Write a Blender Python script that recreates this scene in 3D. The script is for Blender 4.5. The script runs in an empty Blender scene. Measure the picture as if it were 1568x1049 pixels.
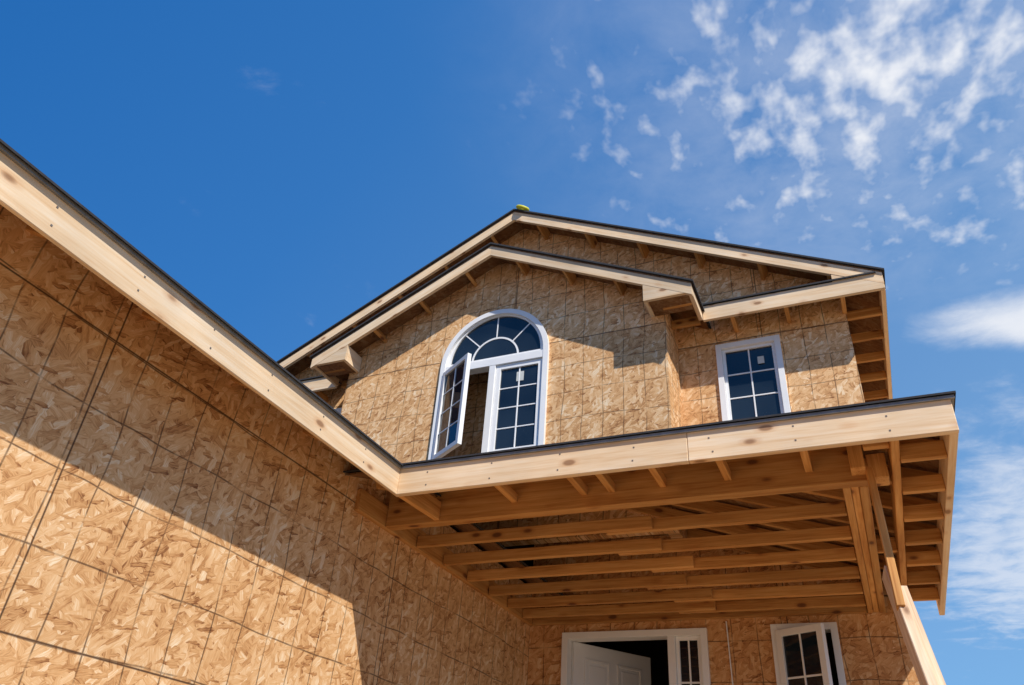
import bpy, math, random
from mathutils import Vector, Matrix
from mathutils.geometry import tessellate_polygon
random.seed(7)
scene=bpy.context.scene
scene.view_settings.view_transform='Standard'
scene.view_settings.look='None'
scene.view_settings.exposure=0
col=scene.collection

# ---------------------------------------------------------------- materials
def newmat(n):
    m=bpy.data.materials.new(n); m.use_nodes=True
    nt=m.node_tree; return m,nt,nt.nodes['Principled BSDF']
class N:
    def __init__(s,nt): s.nt=nt
    def add(s,t,**k):
        n=s.nt.nodes.new(t)
        for a,b in k.items(): setattr(n,a,b)
        return n
    def link(s,a,b): s.nt.links.new(a,b)
    def put(s,sock,v):
        if isinstance(v,bpy.types.NodeSocket): s.link(v,sock)
        elif v is not None: sock.default_value=v
    def math(s,op,a,b=None,c=None,clamp=False):
        n=s.add('ShaderNodeMath',operation=op); n.use_clamp=clamp
        for i,v in enumerate((a,b,c)):
            if v is not None: s.put(n.inputs[i],v)
        return n.outputs[0]
    def vmath(s,op,a,b=None):
        n=s.add('ShaderNodeVectorMath',operation=op); s.put(n.inputs[0],a)
        if b is not None: s.put(n.inputs[1],b)
        return n.outputs[0]
    def mix(s,f,a,b,mode='MIX'):
        n=s.add('ShaderNodeMix',data_type='RGBA',blend_type=mode)
        s.put(n.inputs[0],f); s.put(n.inputs[6],a); s.put(n.inputs[7],b); return n.outputs[2]
    def noise(s,vec,scale,detail=3,rough=.5,dist=0.,dim='3D'):
        n=s.add('ShaderNodeTexNoise',noise_dimensions=dim); s.put(n.inputs['Vector'],vec)
        n.inputs['Scale'].default_value=scale;n.inputs['Detail'].default_value=detail
        n.inputs['Roughness'].default_value=rough;n.inputs['Distortion'].default_value=dist
        return n
    def ramp(s,f,stops):
        n=s.add('ShaderNodeValToRGB'); s.put(n.inputs[0],f); e=n.color_ramp.elements
        while len(e)<len(stops): e.new(.5)
        for i,(p,c) in enumerate(stops): e[i].position=p; e[i].color=(*c,1) if len(c)==3 else c
        return n.outputs[0]
    def mr(s,v,a,b,c=0.,d=1.,smooth=False):
        n=s.add('ShaderNodeMapRange'); 
        if smooth: n.interpolation_type='SMOOTHSTEP'
        s.put(n.inputs[0],v)
        for i,x in enumerate((a,b,c,d)): n.inputs[i+1].default_value=x
        return n.outputs[0]

def osb(name,plane,tint=(1,1,1),lines=True,offs=(0,0),sp=(.203,.305)):
    m,nt,bs=newmat(name); g=N(nt)
    geo=g.add('ShaderNodeNewGeometry'); sx=g.add('ShaderNodeSeparateXYZ'); g.link(geo.outputs['Position'],sx.inputs[0])
    A={'XZ':(0,2),'YZ':(1,2),'XY':(0,1)}[plane]
    a=g.math('ADD',sx.outputs[A[0]],offs[0]+20); b=g.math('ADD',sx.outputs[A[1]],offs[1]+20)
    cx=g.add('ShaderNodeCombineXYZ'); g.link(a,cx.inputs[0]); g.link(b,cx.inputs[1])
    P=cx.outputs[0]
    nz=g.noise(P,30,2,dim='2D'); off=g.vmath('SCALE',g.vmath('SUBTRACT',nz.outputs['Color'],(.5,.5,.5))); off.node.inputs['Scale'].default_value=.013
    Pd=g.vmath('ADD',P,off)
    val=None
    # (angle, scale along, scale across, cover threshold, value offset, value spread)
    for i,(ang,scx,scy,th,vo_,vs) in enumerate(((72,12,42,0,.02,.50),(24,11,38,.5,.02,.52),(-42,12,42,.5,.02,.55),(100,10,30,.74,.10,.50),(-14,16,56,.80,-.06,.45))):
        vr=g.add('ShaderNodeVectorRotate',rotation_type='Z_AXIS'); g.link(Pd,vr.inputs['Vector']); vr.inputs['Angle'].default_value=math.radians(ang)
        sc=g.vmath('MULTIPLY',vr.outputs[0],(scx,scy,1))
        vo=g.add('ShaderNodeTexVoronoi',voronoi_dimensions='2D',distance='CHEBYCHEV'); g.link(sc,vo.inputs['Vector']); vo.inputs['Scale'].default_value=1
        sc2=g.vmath('MULTIPLY',vr.outputs[0],(14,210,1))
        gr=g.noise(sc2,1,1,.6,dim='2D').outputs['Fac']
        sp3=g.add('ShaderNodeSeparateColor'); g.link(vo.outputs['Color'],sp3.inputs[0])
        v=g.math('MULTIPLY_ADD',sp3.outputs[0],vs,g.math('MULTIPLY_ADD',gr,.6,-.05+vo_))
        v=g.math('MULTIPLY_ADD',g.mr(vo.outputs['Distance'],.38,.62),-.16,v)
        if val is None: val=v
        else:
            k=g.mr(sp3.outputs[1],th,th+.02)
            mxn=g.add('ShaderNodeMix'); g.link(k,mxn.inputs[0]); g.link(val,mxn.inputs[2]); g.link(v,mxn.inputs[3]); val=mxn.outputs[0]
    big=g.noise(P,2.2,5,.68,dim='2D').outputs['Fac']
    val=g.math('ADD',val,g.mr(big,.3,.7,-.12,.12))
    c=g.ramp(val,[(0.02,(.24,.09,.028)),(.20,(.51,.245,.09)),(.44,(.70,.39,.165)),(.70,(.81,.51,.26)),(.97,(.92,.73,.49))])
    if lines:
        fl=g.add('ShaderNodeCombineXYZ'); g.link(g.math('FLOOR',g.math('DIVIDE',a,2.44)),fl.inputs[0]); g.link(g.math('FLOOR',g.math('DIVIDE',b,1.22)),fl.inputs[1])
        wn=g.add('ShaderNodeTexWhiteNoise',noise_dimensions='2D'); g.link(fl.outputs[0],wn.inputs['Vector'])
        tone=g.mr(wn.outputs['Value'],0,1,.88,1.08)
        hs=g.add('ShaderNodeHueSaturation'); g.link(tone,hs.inputs['Value']); g.link(c,hs.inputs['Color']); c=hs.outputs[0]
        wn2=g.noise(P,1.2,2,dim='2D').outputs['Color']; sw=g.add('ShaderNodeSeparateColor'); g.link(wn2,sw.inputs[0])
        aw=g.math('ADD',a,g.mr(sw.outputs[0],.3,.7,-.016,.016)); bw=g.math('ADD',b,g.mr(sw.outputs[1],.3,.7,-.016,.016))
        L=None
        gate=g.mr(g.noise(P,7,3,dim='2D').outputs['Fac'],.30,.54,.2,1)
        for src,per,w,s,gt in ((aw,sp[0],.0050,.78,1),(bw,sp[1],.0050,.78,1),(a,2.44,.0055,.92,0),(b,1.22,.0055,.92,0)):
            d=g.math('PINGPONG',src,per/2)
            l=g.mr(d,w*.35,w*1.1,s,0)
            if gt: l=g.math('MULTIPLY',l,gate)
            L=l if L is None else g.math('MAXIMUM',L,l)
        c=g.mix(L,c,(.06,.025,.010,1))
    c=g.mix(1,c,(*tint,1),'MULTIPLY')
    g.link(c,bs.inputs['Base Color']); bs.inputs['Roughness'].default_value=.68
    bs.inputs['Specular IOR Level'].default_value=.35
    return m

def lumber(name,c0,c1,c2,knots=1.):
    m,nt,bs=newmat(name); g=N(nt)
    tc=g.add('ShaderNodeTexCoord'); oi=g.add('ShaderNodeObjectInfo')
    sh=g.math('MULTIPLY',oi.outputs['Random'],60.)
    cb=g.add('ShaderNodeCombineXYZ'); 
    for i in range(3): g.link(sh,cb.inputs[i])
    P=g.vmath('ADD',tc.outputs['Object'],cb.outputs[0])
    kn=g.vmath('MULTIPLY',P,(4.2,9,9))
    vo=g.add('ShaderNodeTexVoronoi'); g.link(kn,vo.inputs['Vector']); vo.inputs['Scale'].default_value=1
    kd=vo.outputs['Distance']
    n1=g.noise(g.vmath('MULTIPLY',P,(1.1,26,26)),1,3,.6,.6).outputs['Fac']
    n2=g.noise(g.vmath('MULTIPLY',P,(6,130,130)),1,1,.6).outputs['Fac']
    n3=g.noise(P,1.8,3).outputs['Fac']
    v=g.math('ADD',g.math('MULTIPLY',n1,.7),g.math('MULTIPLY',n2,.3))
    c=g.ramp(v,[(.34,c0),(.5,c1),(.66,c2)])
    halo=g.mr(kd,.12,.30,.55,0); core=g.mr(kd,.11,.18,.9*knots,0)
    c=g.mix(halo,c,(c0[0]*.85,c0[1]*.65,c0[2]*.5,1))
    c=g.mix(core,c,(.17,.06,.02,1))
    br=g.math('MULTIPLY',g.mr(oi.outputs['Random'],0,1,.8,1.1),g.mr(n3,.3,.7,.84,1.08))
    hs=g.add('ShaderNodeHueSaturation'); g.link(br,hs.inputs['Value']); g.link(c,hs.inputs['Color'])
    g.link(hs.outputs[0],bs.inputs['Base Color']); bs.inputs['Roughness'].default_value=.65
    bs.inputs['Specular IOR Level'].default_value=.3
    return m

def plain(name,c,rough=.5,var=.12,scale=8,metal=0,spec=.5):
    m,nt,bs=newmat(name); g=N(nt)
    tc=g.add('ShaderNodeTexCoord')
    n=g.noise(tc.outputs['Object'],scale,4,.6).outputs['Fac']
    k=g.mr(n,.3,.7,1-var,1+var)
    hs=g.add('ShaderNodeHueSaturation'); g.link(k,hs.inputs['Value']); hs.inputs['Color'].default_value=(*c,1)
    g.link(hs.outputs[0],bs.inputs['Base Color']); bs.inputs['Roughness'].default_value=rough
    bs.inputs['Metallic'].default_value=metal; bs.inputs['Specular IOR Level'].default_value=spec
    return m

M_osbL=osb('osb_wing','YZ',offs=(.13,.21))
M_osbF=osb('osb_front','XZ',offs=(.05,.03),tint=(1.1,1.12,1.14))  # tint lifted so the sunlit front reads brighter
M_osbP=osb('osb_porch_wall_shaded','XZ',offs=(.15,.13),tint=(.85,.74,.62))  # same OSB, porch shade painted in with a darker tint
M_osbS=osb('osb_side','YZ',offs=(.4,.03))
M_osbR=osb('osb_sheathing_shaded','XY',tint=(.32,.26,.21),lines=False)  # tint darkened to paint in the shade above the joists
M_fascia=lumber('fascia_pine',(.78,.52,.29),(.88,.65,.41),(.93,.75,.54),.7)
M_lum=lumber('framing_lumber',(.44,.175,.04),(.62,.30,.088),(.73,.40,.145))  # orange of the bounce light under the porch mixed into the wood colour
M_brace=lumber('brace_pine',(.60,.40,.24),(.78,.56,.36),(.86,.68,.48))
M_shing=plain('roof_shingle',(.03,.03,.034),.9,.3,40)
M_drip=plain('drip_edge_metal',(.22,.22,.22),.5,.25,12,.2)
M_white=plain('white_vinyl',(.88,.87,.85),.35,.03,5)
M_door=plain('door_primer',(.76,.75,.74),.45,.03,4)
M_in=plain('interior_dark',(.05,.035,.025),.9,.3,3)  # near-black colour stands in for the gloom of the unlit rooms
M_yel=plain('yellow_plastic',(.62,.60,.03),.5,.1,20)
M_lab=plain('label_paper',(.6,.6,.55),.7,.1,30)
M_steel=plain('nail_head',(.25,.2,.16),.5,.2,30,.6)
m,nt,bs=newmat('window_glass'); M_glass=m; g=N(nt)
tc=g.add('ShaderNodeTexCoord'); nn=g.noise(tc.outputs['Object'],1.5,2).outputs['Fac']
g.link(g.ramp(nn,[(.35,(.006,.010,.016)),(.65,(.02,.03,.04))]),bs.inputs['Base Color'])
bs.inputs['Roughness'].default_value=.03; bs.inputs['Specular IOR Level'].default_value=.75
bp=g.add('ShaderNodeBump'); bp.inputs['Strength'].default_value=.05; bp.inputs['Distance'].default_value=.02
g.link(g.noise(tc.outputs['Object'],2.5,1).outputs['Fac'],bp.inputs['Height']); g.link(bp.outputs[0],bs.inputs['Normal'])
m,nt,bs=newmat('dirt'); M_dirt=m; g=N(nt)
tc=g.add('ShaderNodeTexCoord'); nn=g.noise(tc.outputs['Object'],.6,5,.65).outputs['Fac']
g.link(g.ramp(nn,[(.3,(.25,.165,.09)),(.5,(.34,.235,.135)),(.7,(.43,.315,.19))]),bs.inputs['Base Color']); bs.inputs['Roughness'].default_value=.95

# ---------------------------------------------------------------- mesh helpers
def empty(n,loc=(0,0,0)):
    e=bpy.data.objects.new(n,None); e.location=loc; col.objects.link(e); return e
house=empty('house_under_construction')
def mk(name,verts,faces,mat,parent=house,xdir=(1,0,0),bevel=0):
    X=Vector(xdir).normalized(); up=Vector((0,0,1)) if abs(X.z)<.95 else Vector((0,1,0))
    Y=up.cross(X).normalized(); Z=X.cross(Y)
    c=sum((Vector(v) for v in verts),Vector())/len(verts)
    R=Matrix((X,Y,Z)).transposed().to_4x4(); Mx=Matrix.Translation(c)@R; Mi=Mx.inverted()
    me=bpy.data.meshes.new(name); me.from_pydata([Mi@Vector(v) for v in verts],[],faces); me.validate()
    me.materials.append(mat)
    o=bpy.data.objects.new(name,me); col.objects.link(o); o.matrix_world=Mx
    if parent: o.parent=parent
    import bmesh
    b=bmesh.new(); b.from_mesh(me); bmesh.ops.recalc_face_normals(b,faces=b.faces); b.to_mesh(me); b.free()
    if bevel:
        mo=o.modifiers.new('b','BEVEL'); mo.width=bevel; mo.segments=1; mo.limit_method='ANGLE'
    return o
BF=[(0,1,3,2),(4,6,7,5),(0,4,5,1),(2,3,7,6),(0,2,6,4),(1,5,7,3)]
def bv(x0,x1,y0,y1,z0,z1): return [(x,y,z) for x in(x0,x1) for y in(y0,y1) for z in(z0,z1)]
def box(name,x0,x1,y0,y1,z0,z1,mat,parent=house,bevel=.003):
    d=[abs(x1-x0),abs(y1-y0),abs(z1-z0)]; i=d.index(max(d)); xd=[0,0,0]; xd[i]=1
    return mk(name,bv(x0,x1,y0,y1,z0,z1),BF,mat,parent,xd,bevel)
def boxes(name,lst,mat,parent=house,M=None,bevel=.002):
    V=[];F=[]
    for b in lst:
        n=len(V); V+= [tuple((M@Vector(v)) if M else v) for v in bv(*b)]; F+=[tuple(i+n for i in f) for f in BF]
    return mk(name,V,F,mat,parent,(1,0,0),bevel)
def beam(name,p0,p1,w,h,mat,parent=house,roll=0,bevel=.003):
    p0=Vector(p0);p1=Vector(p1);d=(p1-p0).normalized(); up=Vector((0,0,1)) if abs(d.z)<.97 else Vector((0,1,0))
    s=d.cross(up).normalized(); u=s.cross(d)
    if roll:
        R=Matrix.Rotation(math.radians(roll),3,d); s=R@s;u=R@u
    V=[p+s*a*w/2+u*b*h/2 for p in(p0,p1) for a in(-1,1) for b in(-1,1)]
    return mk(name,V,BF,mat,parent,d,bevel)
def prism(name,poly,ax,t0,t1,mat,parent=house,xdir=(1,0,0),holes=(),bevel=0):
    mp={'Y':lambda a,b,t:(a,t,b),'X':lambda a,b,t:(t,a,b),'Z':lambda a,b,t:(a,b,t)}[ax]
    loops=[list(poly)]+[list(h) for h in holes]
    tris=tessellate_polygon([[Vector((a,b,0)) for a,b in l] for l in loops])
    flat=[p for l in loops for p in l]; n=len(flat)
    V=[mp(a,b,t0) for a,b in flat]+[mp(a,b,t1) for a,b in flat]
    F=[tuple(t) for t in tris]+[tuple(i+n for i in reversed(t)) for t in tris]
    k=0
    for l in loops:
        m=len(l)
        for i in range(m):
            a=k+i;b=k+(i+1)%m; F.append((a,b,b+n,a+n))
        k+=m
    return mk(name,V,F,mat,parent,xdir,bevel)
def rect(x0,x1,z0,z1): return [(x0,z0),(x1,z0),(x1,z1),(x0,z1)]

# ---------------------------------------------------------------- dimensions (m, z=0 at eye level, ground at -1.4)
G=-1.4
XW=-2.83; D=6.57; YB=6.06; CX=-3.19; XR=.25; XL=-6.63
ZS=1.70; EX=-2.43; EY=3.57; PX=.49; FH=.165; ZT=ZS+FH
W=.038; TF=.022

# ---------------------------------------------------------------- wing
box('wing_wall',XW-.12,XW,-5,D-.002,G+.25,ZT+.17,M_osbL,bevel=0)
box('wing_foundation',XW-.15,XW-.02,-5,D,G-.2,G+.25,plain('concrete',(.4,.39,.37),.9,.15,6),bevel=0)
box('wing_back_wall',-7.2,-7.1,-5,D+4,G,ZT,M_osbS,bevel=0)
box('wing_end_wall',-7.1,XW-.13,-5,-4.9,G,ZT,M_osbF,bevel=0)
sl=.5
def wz(x): return ZT+sl*(EX-x)
RX=-4.9
for nm,o0,o1,mt,ex in (('wing_roof_sheathing',.001,.012,M_osbR,0),('wing_roof_shingles',.0165,.026,M_shing,.03)):
    e=EX+ex
    prism(nm,[(e,wz(e)+o0),(RX,wz(RX)+o0),(-7.5,wz(RX)-sl*(RX+7.5)+o0),(-7.5,wz(RX)-sl*(RX+7.5)+o1),(RX,wz(RX)+o1),(e,wz(e)+o1)],'Y',-5.3,D-.01,mt)
box('wing_fascia',EX-TF,EX,-5.3,-.9,ZS,ZT,M_fascia)
box('wing_fascia',EX-TF,EX,-.898,EY+.038,ZS,ZT,M_fascia)
box('wing_drip_edge',EX,EX+.015,-5.3,EY-.004,ZT-.008,ZT+.0075,M_drip,bevel=0)
y=-4.8
while y<3.6:
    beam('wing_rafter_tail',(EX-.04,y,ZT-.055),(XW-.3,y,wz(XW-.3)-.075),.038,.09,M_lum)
    y+=.61
box('wing_ledger',XW,XW+.038,EY+.15,D-.01,ZS,ZS+.14,M_lum)

# ---------------------------------------------------------------- porch framing
box('porch_beam_front',XW+.04,.09,4.03,4.03+.076,ZS,ZS+.24,M_lum)
box('porch_beam_side',-.035,.003,4.11,D-.01,ZS,ZS+.24,M_lum)
box('porch_beam_side',.005,.043,4.11,D-.01,ZS+.003,ZS+.24,M_lum)
box('porch_beam_side',.045,.09,4.11,D-.01,ZS-.002,ZS+.24,M_lum)
box('porch_side_ledger',.21,.248,3.62,D+.1,ZS+.02,ZS+.16,M_lum)
ys=[4.43,4.82,5.21,5.60,5.97,6.29]
for i,y in enumerate(ys):
    xm=-1.25+random.uniform(-.12,.12)
    box('porch_joist',XW+.042,xm+.15,y,y+W,ZS+.004,ZS+.080,M_lum)
    box('porch_joist',xm-.15,-.04,y+W+.001,y+2*W+.001,ZS,ZS+.076,M_lum)
box('porch_wall_plate',XW+.04,-.04,D-.042,D-.004,ZS,ZS+.14,M_lum)
box('porch_fascia',EX+.0,-.72,EY,EY+W,ZS,ZT,M_fascia)
box('porch_fascia',-.718,PX-.0,EY,EY+W,ZS,ZT+.004,M_fascia)
box('porch_fascia_side',PX-W,PX-.001,EY+W+.001,D+.13,ZS,ZT,M_fascia)
box('porch_drip_edge',EX+.016,PX+.016,EY-.015,EY,ZT-.008,ZT+.0075,M_drip,bevel=0)
box('porch_drip_edge_side',PX,PX+.015,EY+.001,D+.13,ZT-.008,ZT+.0075,M_drip,bevel=0)
# nail heads
nl=[]
for x in [EX+.2+.407*i for i in range(7)]:
    for dz in(.04,.12):
        xx=x+random.uniform(-.01,.01); zz=ZS+dz+random.uniform(-.008,.008)
        nl.append((xx-.004,xx+.004,EY-.0015,EY+.004,zz-.004,zz+.004))
for y in [.35+.407*i for i in range(8)]:
    for dz in(.04,.12):
        yy=y+random.uniform(-.01,.01); zz=ZS+dz+random.uniform(-.008,.008)
        nl.append((EX-.004,EX+.0015,yy-.004,yy+.004,zz-.004,zz+.004))
boxes('fascia_nails',nl,M_steel,bevel=0)
for x in(-1.9,-1.45,-1.28,-.98,-.62,-.2):
    box('porch_lookout',x,x+W,EY+W+.002,4.029,ZS+.075,ZS+.13,M_lum)
beam('porch_corner_lookout',(EX-.01,EY+.03,ZS+.07),(XW+.42,4.03,ZS+.07),.038,.12,M_lum)
y=3.85
while y<D+.1:
    box('porch_side_lookout',.25,PX-W-.001,y,y+W,ZS+.01,ZS+.095,M_lum)
    y+=.407
for yy in (3.75,4.2,5.3):
    box('porch_block',.092,.209,yy,yy+W,ZS+.05,ZS+.14,M_lum)
box('porch_corner_post',.02,.09,3.93,4.028,ZS+.03,ZS+.30,M_lum)
box('porch_corner_block',.1,.19,3.98,4.1,ZS-.01,ZS+.12,M_lum)
ps=.33
for nm,off,th,mt,ex in (('porch_roof_sheathing',.001,.011,M_osbR,.0),('porch_roof_shingles',.0185,.010,M_shing,.025)):
    A=(-4.9,EY-ex);B=(PX+ex,EY-ex);C=(PX+ex-(D-EY+ex),D-.006);E=(-4.9,D-.006)
    def P3(p,o): return (p[0],p[1],ZT+ps*min(p[1]-EY,PX-p[0])+o)
    ED=(PX+ex,D-.006)
    V=[P3(p,off) for p in(A,B,C,E,ED)]+[P3(p,off+th) for p in(A,B,C,E,ED)]
    F=[(0,1,2,3),(1,4,2),(5,8,7,6),(6,7,9),(0,5,6,1),(1,6,9,4),(3,8,5,0),(2,7,8,3),(4,9,7,2)]
    mk(nm,V,F,mt)
x=-2.6
while x<.35:
    ytop=min(D-.03, EY+(PX-x)-.03)
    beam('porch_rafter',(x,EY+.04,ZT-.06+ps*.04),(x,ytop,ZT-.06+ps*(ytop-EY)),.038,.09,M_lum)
    x+=.407
y=EY+.45
while y<D-.1:
    xt=max(PX-(y-EY)+.03,-2.2)
    beam('porch_jack_rafter',(PX-.04,y,ZT-.05),(xt,y,ZT-.05+ps*(PX-xt-.04)),.038,.09,M_lum)
    y+=.407

# ---------------------------------------------------------------- walls
def arc(cx,cz,r,a0,a1,n): return [(cx+r*math.cos(math.radians(a0+(a1-a0)*i/n)),cz+r*math.sin(math.radians(a0+(a1-a0)*i/n))) for i in range(n+1)]
WX=-3.175; WR=.60; WZ0=3.12; WZS=4.29
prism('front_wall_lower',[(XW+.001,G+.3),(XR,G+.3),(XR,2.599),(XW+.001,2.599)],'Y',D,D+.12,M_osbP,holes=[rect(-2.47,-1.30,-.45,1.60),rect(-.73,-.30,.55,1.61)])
ms=.512; MT=6.59; EYm=6.25
def mz(x): return MT-ms*abs(x-CX)
is_=.495; IT=5.64; EYi=5.76
def iz(x): return IT-is_*abs(x-CX)
poly=[(XL,2.6),(XR,2.6),(XR,mz(XR)-.02),(CX,MT-.02),(XL,mz(XL)-.02)]
prism('front_wall_upper',poly,'Y',D,D+.12,M_osbF,holes=[rect(-.94,-.41,3.42,4.29),rect(-5.97,-5.44,3.42,4.29)])
BL=-5.03;BR=-1.35
hole=[(WX-WR,WZ0+.03),(WX+WR,WZ0+.03)]+arc(WX,WZS,WR,0,180,28)
prism('bay_wall',[(BL,2.3),(BR,2.3),(BR,iz(BR)-.02),(CX,IT-.02),(BL,iz(BL)-.02)],'Y',YB,YB+.1,M_osbF,holes=[hole])
box('bay_return_wall',BR-.1,BR-.001,YB+.101,D-.001,2.3,4.6,M_osbS,bevel=0)
box('bay_return_wall',BL+.001,BL+.1,YB+.101,D-.001,2.3,4.6,M_osbS,bevel=0)
box('side_wall_right',XR-.12,XR-.002,D+.121,12,G,4.7,M_osbS,bevel=0)
box('side_wall_left',XL+.002,XL+.12,D+.121,12,G,4.7,M_osbS,bevel=0)
box('rear_wall',XL,XR,12,12.1,G,4.7,M_osbF,bevel=0)
prism('rear_gable',[(XL,4.7),(XR,4.7),(CX,MT-.1)],'Y',12,12.1,M_osbF)
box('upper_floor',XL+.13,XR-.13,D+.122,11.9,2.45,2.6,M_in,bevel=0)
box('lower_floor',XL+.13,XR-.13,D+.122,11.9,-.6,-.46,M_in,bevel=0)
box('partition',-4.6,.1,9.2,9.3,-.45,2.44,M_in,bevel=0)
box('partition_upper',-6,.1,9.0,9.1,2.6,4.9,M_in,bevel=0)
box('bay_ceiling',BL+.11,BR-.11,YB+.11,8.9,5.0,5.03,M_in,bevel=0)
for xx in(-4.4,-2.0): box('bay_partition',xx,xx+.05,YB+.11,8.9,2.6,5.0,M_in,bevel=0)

# ---------------------------------------------------------------- gable roofs
def gable(pref,zf,apex,slope,hx,y0,y1,fh):
    for nm,o0,o1,mt,ex in (('sheathing',-.030,-.016,M_osbR,0.),('shingles',-.014,.006,M_shing,.025)):
        for s in(-1,1):
            xe=CX+s*(hx+ex); 
            prism(f'{pref}_roof_{nm}',[(CX,apex+o0),(xe,zf(xe)+o0),(xe,zf(xe)+o1),(CX,apex+o1)],'Y',y0-ex,y1,mt)
    for s in(-1,1):
        xe=CX+s*hx
        prism(f'{pref}_rake_fascia',[(CX,apex-.032),(xe,zf(xe)-.032),(xe,zf(xe)-.032-fh),(CX,apex-.032-fh)],'Y',y0,y0+W,M_fascia,xdir=(1,0,-s*slope))
gable('main',mz,MT,ms,3.79,EYm,12.3,.125)
gable('bay',iz,IT,is_,2.16,EYi,D-.004,.125)
def lookouts(pref,zf,slope,hx,y0,y1,step):
    d=.35
    while d<hx-.25:
        for s in(-1,1):
            x=CX+s*d; t=Vector((1,0,-s*slope)).normalized(); n=Vector((s*slope,0,1)).normalized()
            c=Vector((x,0,zf(x)-.032))-n*.055
            V=[(c+t*a*.019+n*b*.052)+Vector((0,yy,0)) for yy in(y0+W+.001,y1-.001) for a in(-1,1) for b in(-1,1)]
            mk(pref+'_rake_lookout',V,BF,M_lum,xdir=(0,1,0),bevel=.002)
        d+=step
lookouts('main',mz,ms,3.79,EYm,D,.61)
lookouts('bay',iz,is_,2.16,EYi,YB,.55)
zb=4.445
for s in(-1,1):
    xi=CX+s*2.16; xo=CX+s*3.79
    a,b=sorted((xi,xo))
    zt=mz(xo)-.035
    box('main_pent_fascia',a+.002,b-.002,EYm+.001,EYm+.037,zb,zt,M_fascia)
    prism('main_pent_roof',[(EYm-.02,zt+.002),(D-.002,zt+.10),(D-.002,zt+.12),(EYm-.02,zt+.018)],'X',a,b-.05 if s>0 else b,M_shing)
    xq=xo-s*.42
    prism('main_box_return',[(xo-s*.003,zt),(xq,zt),(xq,mz(xq)-.16),(xo-s*.003,mz(xo)-.04)],'Y',EYm+.003,EYm+.033,M_fascia,xdir=(1,0,0))
    x=a+.25
    while x<b-.1:
        box('pent_lookout',x,x+W,EYm+.038,D-.001,zb+.008,zb+.09,M_lum); x+=.5
    a2,b2=sorted((xo,xo-s*W))
    box('main_eave_fascia',a2,b2,EYm+W+.001,12.3,zb,zt,M_fascia)
    y=D+.1
    while y<12:
        a3,b3=sorted((xo-s*(W+.001),(XR if s>0 else XL)))
        box('main_eave_lookout',a3,b3,y,y+W,zb+.01,zb+.1,M_lum); y+=.407
    a4,b4=sorted((xi,xi-s*W))
    box('bay_eave_fascia',a4,b4,EYi+W+.001,EYm-.001,zb,iz(xi)-.033,M_fascia)
    xb=BR if s>0 else BL
    for y in (5.95,6.3):
        a5,b5=sorted((xi-s*(W+.001),xb)); box('bay_eave_lookout',a5,b5,y,y+W,zb+.01,zb+.1,M_lum)
    xq=xi-s*.46
    prism('bay_box_return',[(xi-s*.002,zb),(xq,zb),(xq,iz(xq)-.155),(xi-s*.002,iz(xi)-.155 if iz(xi)-.155>zb else zb+.001)],'Y',EYi+.002,EYi+.036,M_fascia)
    a6,b6=sorted((xq,xq+s*W)); box('bay_box_side',a6,b6,EYi+.037,YB-.001,zb,iz(xq)-.16,M_fascia)
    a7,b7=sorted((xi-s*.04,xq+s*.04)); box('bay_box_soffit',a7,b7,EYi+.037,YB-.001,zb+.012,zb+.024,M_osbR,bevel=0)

# ---------------------------------------------------------------- windows
def rectframe(x0,x1,z0,z1,y0,y1,w):
    return [(x0,x0+w,y0,y1,z0,z1),(x1-w,x1,y0,y1,z0,z1),(x0+w,x1-w,y0,y1,z0,z0+w),(x0+w,x1-w,y0,y1,z1-w,z1)]
def sash(name,parent,x0,x1,z0,z1,y,cols,rows,M=None,w=.045,mw=.014):
    L=rectframe(x0,x1,z0,z1,y-.02,y+.025,w)
    gx0,gx1,gz0,gz1=x0+w,x1-w,z0+w,z1-w
    for i in range(1,cols):
        x=gx0+(gx1-gx0)*i/cols; L.append((x-mw/2,x+mw/2,y-.008,y+.012,gz0,gz1))
    for i in range(1,rows):
        z=gz0+(gz1-gz0)*i/rows; L.append((gx0,gx1,y-.0065,y+.0105,z-mw/2,z+mw/2))
    boxes(name,L,M_white,parent,M)
    boxes(name+'_glass',[(gx0-.005,gx1+.005,y,y+.005,gz0-.005,gz1+.005)],M_glass,parent,M,0)
def hinge(x,y,ang): return Matrix.Translation((x,y,0))@Matrix.Rotation(math.radians(ang),4,'Z')@Matrix.Translation((-x,-y,0))
for x0,x1 in((-.98,-.37),(-6.01,-5.40)):
    boxes('small_window_frame',rectframe(x0,x1,3.38,4.33,D-.03,D+.09,.055),M_white)
    sash('small_window_sash',house,x0+.056,x1-.056,3.436,4.274,D+.02,2,3,w=.03)
boxes('window_label',[(-.60,-.54,D+.008,D+.010,4.06,4.14)],M_lab,bevel=0)
fo=.62;fi=.565
outer=[(WX-fo,WZ0),(WX+fo,WZ0)]+arc(WX,WZS,fo,0,180,40)
inner=[(WX-fi,WZ0+.055),(WX+fi,WZ0+.055)]+arc(WX,WZS,fi,0,180,40)
prism('arch_window_frame',outer,'Y',YB-.035,YB+.08,M_white,holes=[inner])
boxes('arch_window_mullion',[(WX-fi,WX+fi,YB-.03,YB+.075,4.20,4.285),(WX-.035,WX+.035,YB-.028,YB+.073,WZ0+.055,4.20)],M_white)
ro,ri=.563,.525
prism('arch_sash',[(WX-ro,4.287)]+[(WX+ro,4.287)]+arc(WX,WZS,ro,0,180,36),'Y',YB-.005,YB+.04,M_white,holes=[[(WX-ri,4.318),(WX+ri,4.318)]+arc(WX,WZS+.028,ri-.004,1,179,36)])
prism('arch_sunburst_ring',arc(WX,4.3,.275,0,180,24)+arc(WX,4.3,.255,180,0,24),'Y',YB+.006,YB+.022,M_white)
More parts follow.
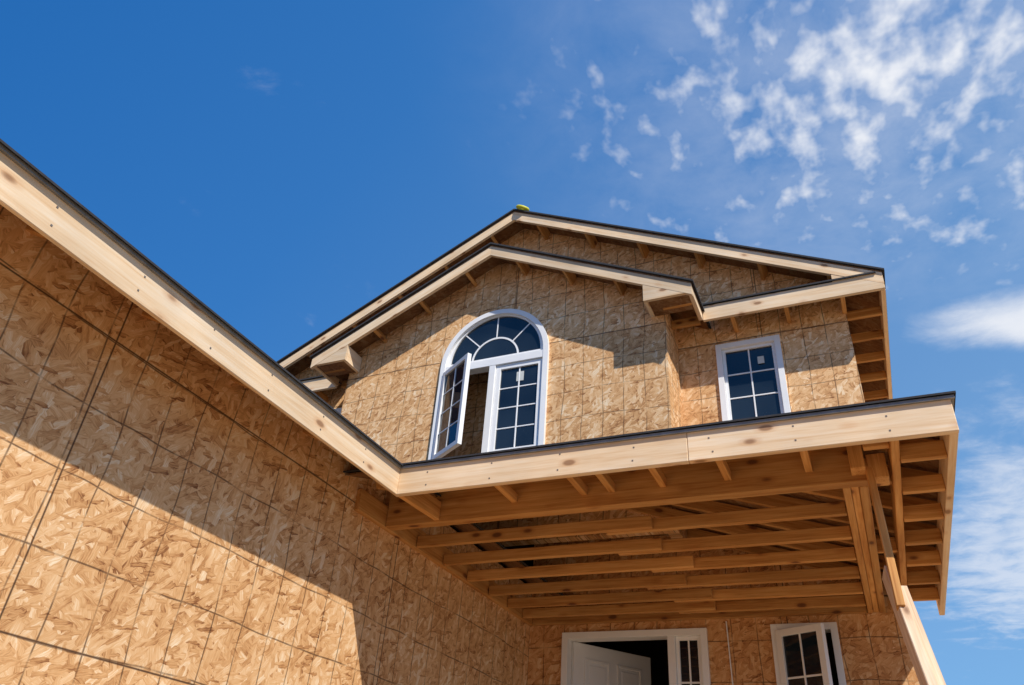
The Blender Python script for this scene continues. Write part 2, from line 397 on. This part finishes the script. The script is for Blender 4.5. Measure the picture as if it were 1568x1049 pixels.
for a in(45,90,135):
    c,s=math.cos(math.radians(a)),math.sin(math.radians(a))
    beam('arch_sunburst_spoke',(WX+.262*c,YB+.014,4.3+.262*s),(WX+.54*c,YB+.014,4.3+.54*s),.012,.013,M_white,bevel=0)
prism('arch_glass',[(WX-ri,4.30),(WX+ri,4.30)]+arc(WX,WZS+.02,ri+.01,0,180,30),'Y',YB+.012,YB+.016,M_glass)
sash('casement_closed',house,WX+.037,WX+fi-.002,WZ0+.058,4.198,YB+.01,2,4,w=.055)
sash('casement_open',house,WX-fi+.002,WX-.037,WZ0+.058,4.198,YB-.03,2,4,M=hinge(WX-fi,YB-.03,-33),w=.05)
boxes('window_label',[(WX+.27,WX+.35,YB+.004,YB+.0055,3.98,4.09)],M_lab,bevel=0)
boxes('door_frame',rectframe(-2.51,-1.26,-.47,1.63,D-.03,D+.10,.055)+[(-1.585,-1.525,D-.028,D+.098,-.415,1.575)],M_white)
sash('sidelight',house,-1.524,-1.316,-.41,1.574,D+.02,2,6,w=.03)
Md=hinge(-2.44,D+.06,54)
boxes('entry_door',[(-2.44,-1.60,D+.04,D+.08,-.42,1.57)],M_door,house,Md)
L=[]
for cx0 in(-2.33,-1.98):
    for z0,z1 in((-.25,.35),(.47,1.05),(1.15,1.45)):
        L+=rectframe(cx0,cx0+.27,z0,z1,D+.03,D+.0395,.022)
        L.append((cx0+.05,cx0+.22,D+.033,D+.0395,z0+.05,z1-.05))
boxes('entry_door_panels',L,M_door,house,Md)
boxes('lower_window_frame',rectframe(-.76,-.27,.52,1.64,D-.03,D+.09,.05),M_white)
sash('lower_casement_open',house,-.715,-.315,.575,1.585,D-.04,2,3,M=hinge(-.715,D-.04,-28),w=.05)
beam('cable',(-1.1,D-.01,1.68),(-1.09,D-.012,1.2),.008,.008,M_white,bevel=0)

bpy.ops.mesh.primitive_torus_add(major_radius=.065,minor_radius=.022,location=(CX+.11,EYm+.0,MT-.005),rotation=(.35,.45,0))
o=bpy.context.object;o.name='yellow_hose_coil';o.data.materials.append(M_yel)

# ---------------------------------------------------------------- brace
br=empty('lumber_brace')
beam('upper_board',(.105,4.02,1.80),(.115,3.80,1.0),.035,.05,M_lum,br)
d0=Vector((.092,3.93,1.20)); d1=Vector((.395,2.69,-1.42))
beam('lower_board',d0,d1,.038,.089,M_brace,br)
beam('lower_board_lapped',d0+Vector((.04,-.02,-.10)),d1+Vector((.04,0,0)),.038,.089,M_brace,br)

mk('ground',[(-400,-400,G),(400,-400,G),(400,400,G),(-400,400,G)],[(0,1,2,3)],M_dirt,parent=None)

# ---------------------------------------------------------------- light
tosun=Vector((.755,-.58,1)).normalized()
sun=bpy.data.lights.new('sun','SUN'); sun.energy=5.0; sun.angle=math.radians(.53); sun.color=(1,.95,.88)
so=bpy.data.objects.new('sun',sun); col.objects.link(so); so.rotation_euler=tosun.to_track_quat('Z','Y').to_euler()
el=math.asin(tosun.z); az=math.atan2(tosun.x,tosun.y)
w=bpy.data.worlds.new('World'); scene.world=w; w.use_nodes=True; nt=w.node_tree; g=N(nt)
bg=nt.nodes['Background']; sky=g.add('ShaderNodeTexSky',sky_type='NISHITA'); sky.sun_disc=False
sky.sun_elevation=el; sky.sun_rotation=az; sky.air_density=1.0; sky.dust_density=.4; sky.ozone_density=3.
tc=g.add('ShaderNodeTexCoord'); dirv=tc.outputs['Generated']
skyc=g.mix(1,sky.outputs[0],(.42,1.45,2.1,1),'MULTIPLY')
dt=g.add('ShaderNodeVectorMath',operation='DOT_PRODUCT'); g.link(dirv,dt.inputs[0]); dt.inputs[1].default_value=(.6,.7,-.5)
haze=g.ramp(g.mr(dt.outputs['Value'],-.7,.7),[(0,(.14,1.3,4.4)),(.3,(.38,1.8,5.1)),(.6,(.9,2.5,5.7)),(1,(2.4,4.3,7.0))])
skyc=g.mix(.8,skyc,haze)
sx=g.add('ShaderNodeSeparateXYZ'); g.link(dirv,sx.inputs[0])
zz=g.math('MAXIMUM',sx.outputs[2],.03)
px=g.math('DIVIDE',sx.outputs[0],zz); py=g.math('DIVIDE',sx.outputs[1],zz)
cb=g.add('ShaderNodeCombineXYZ'); g.link(px,cb.inputs[0]); g.link(py,cb.inputs[1]); PP=cb.outputs[0]
def blob(cx,cy,rx,ry,inner=.2,slope=0):
    ddx=g.math('SUBTRACT',px,cx)
    dx=g.math('DIVIDE',ddx,rx); dy=g.math('DIVIDE',g.math('ADD',g.math('SUBTRACT',py,cy),g.math('MULTIPLY',ddx,slope)),ry)
    r=g.math('SQRT',g.math('ADD',g.math('MULTIPLY',dx,dx),g.math('MULTIPLY',dy,dy)))
    return g.mr(r,inner,1.,1.,0.,True)
PPs=g.vmath('MULTIPLY',PP,(1.25,.85,1))
n_puff=g.noise(PPs,17,3,.5,.1).outputs['Fac']
n_fine=g.noise(PP,45,3,.6).outputs['Fac']
n_big=g.noise(g.vmath('ADD',PP,(3.1,1.7,0)),4.2,3,.5).outputs['Fac']
n_soft=g.noise(PP,6,7,.62,.3).outputs['Fac']
m1=blob(.2,.88,.80,.85,.0)
core=blob(.12,.86,.34,.34,.0)
t1=g.math('ADD',g.math('MULTIPLY_ADD',core,.10,g.math('MULTIPLY',m1,.26)),g.math('ADD',g.math('MULTIPLY_ADD',n_fine,.14,g.math('MULTIPLY',n_puff,1.0)),g.math('MULTIPLY',n_big,.38)))
c1=g.mr(t1,.86,1.42,0,1.,True)
c1=g.math('MULTIPLY',c1,g.mr(m1,0,.4,0,1))
veil=g.math('MULTIPLY',g.math('MULTIPLY',m1,g.mr(n_soft,.3,.7,.1,1)),.34)
c1=g.math('MAXIMUM',c1,veil)
m2=blob(.45,1.62,.45,.20,.0,-.15)
c2=g.mr(g.math('ADD',m2,g.math('MULTIPLY',n_soft,.8)),.60,1.35,0,.9,True)
m3=blob(.75,3.1,.95,2.1,.1)
c3=g.mr(g.math('ADD',g.math('MULTIPLY',m3,.6),n_soft),.62,1.15,0,.6,True)
cl=g.math('MAXIMUM',c1,g.math('MAXIMUM',c2,c3))
fin=g.mix(cl,skyc,(8.8,9.0,9.5,1))
g.link(fin,bg.inputs['Color']); bg.inputs['Strength'].default_value=.10

# ---------------------------------------------------------------- camera
yaw,pitch,roll,f=-0.4577,0.58415,0.08044,1178.94
fw=Vector((math.sin(yaw)*math.cos(pitch),math.cos(yaw)*math.cos(pitch),math.sin(pitch)))
r0=Vector((math.cos(yaw),-math.sin(yaw),0));u0=r0.cross(fw)
r=r0*math.cos(roll)+u0*math.sin(roll);u=-r0*math.sin(roll)+u0*math.cos(roll)
cam=bpy.data.cameras.new('camera');co=bpy.data.objects.new('camera',cam);col.objects.link(co)
co.matrix_world=Matrix((r,u,-fw)).transposed().to_4x4()
cam.sensor_width=36;cam.lens=f/1568*36;cam.clip_start=.05;cam.clip_end=3000
scene.camera=co
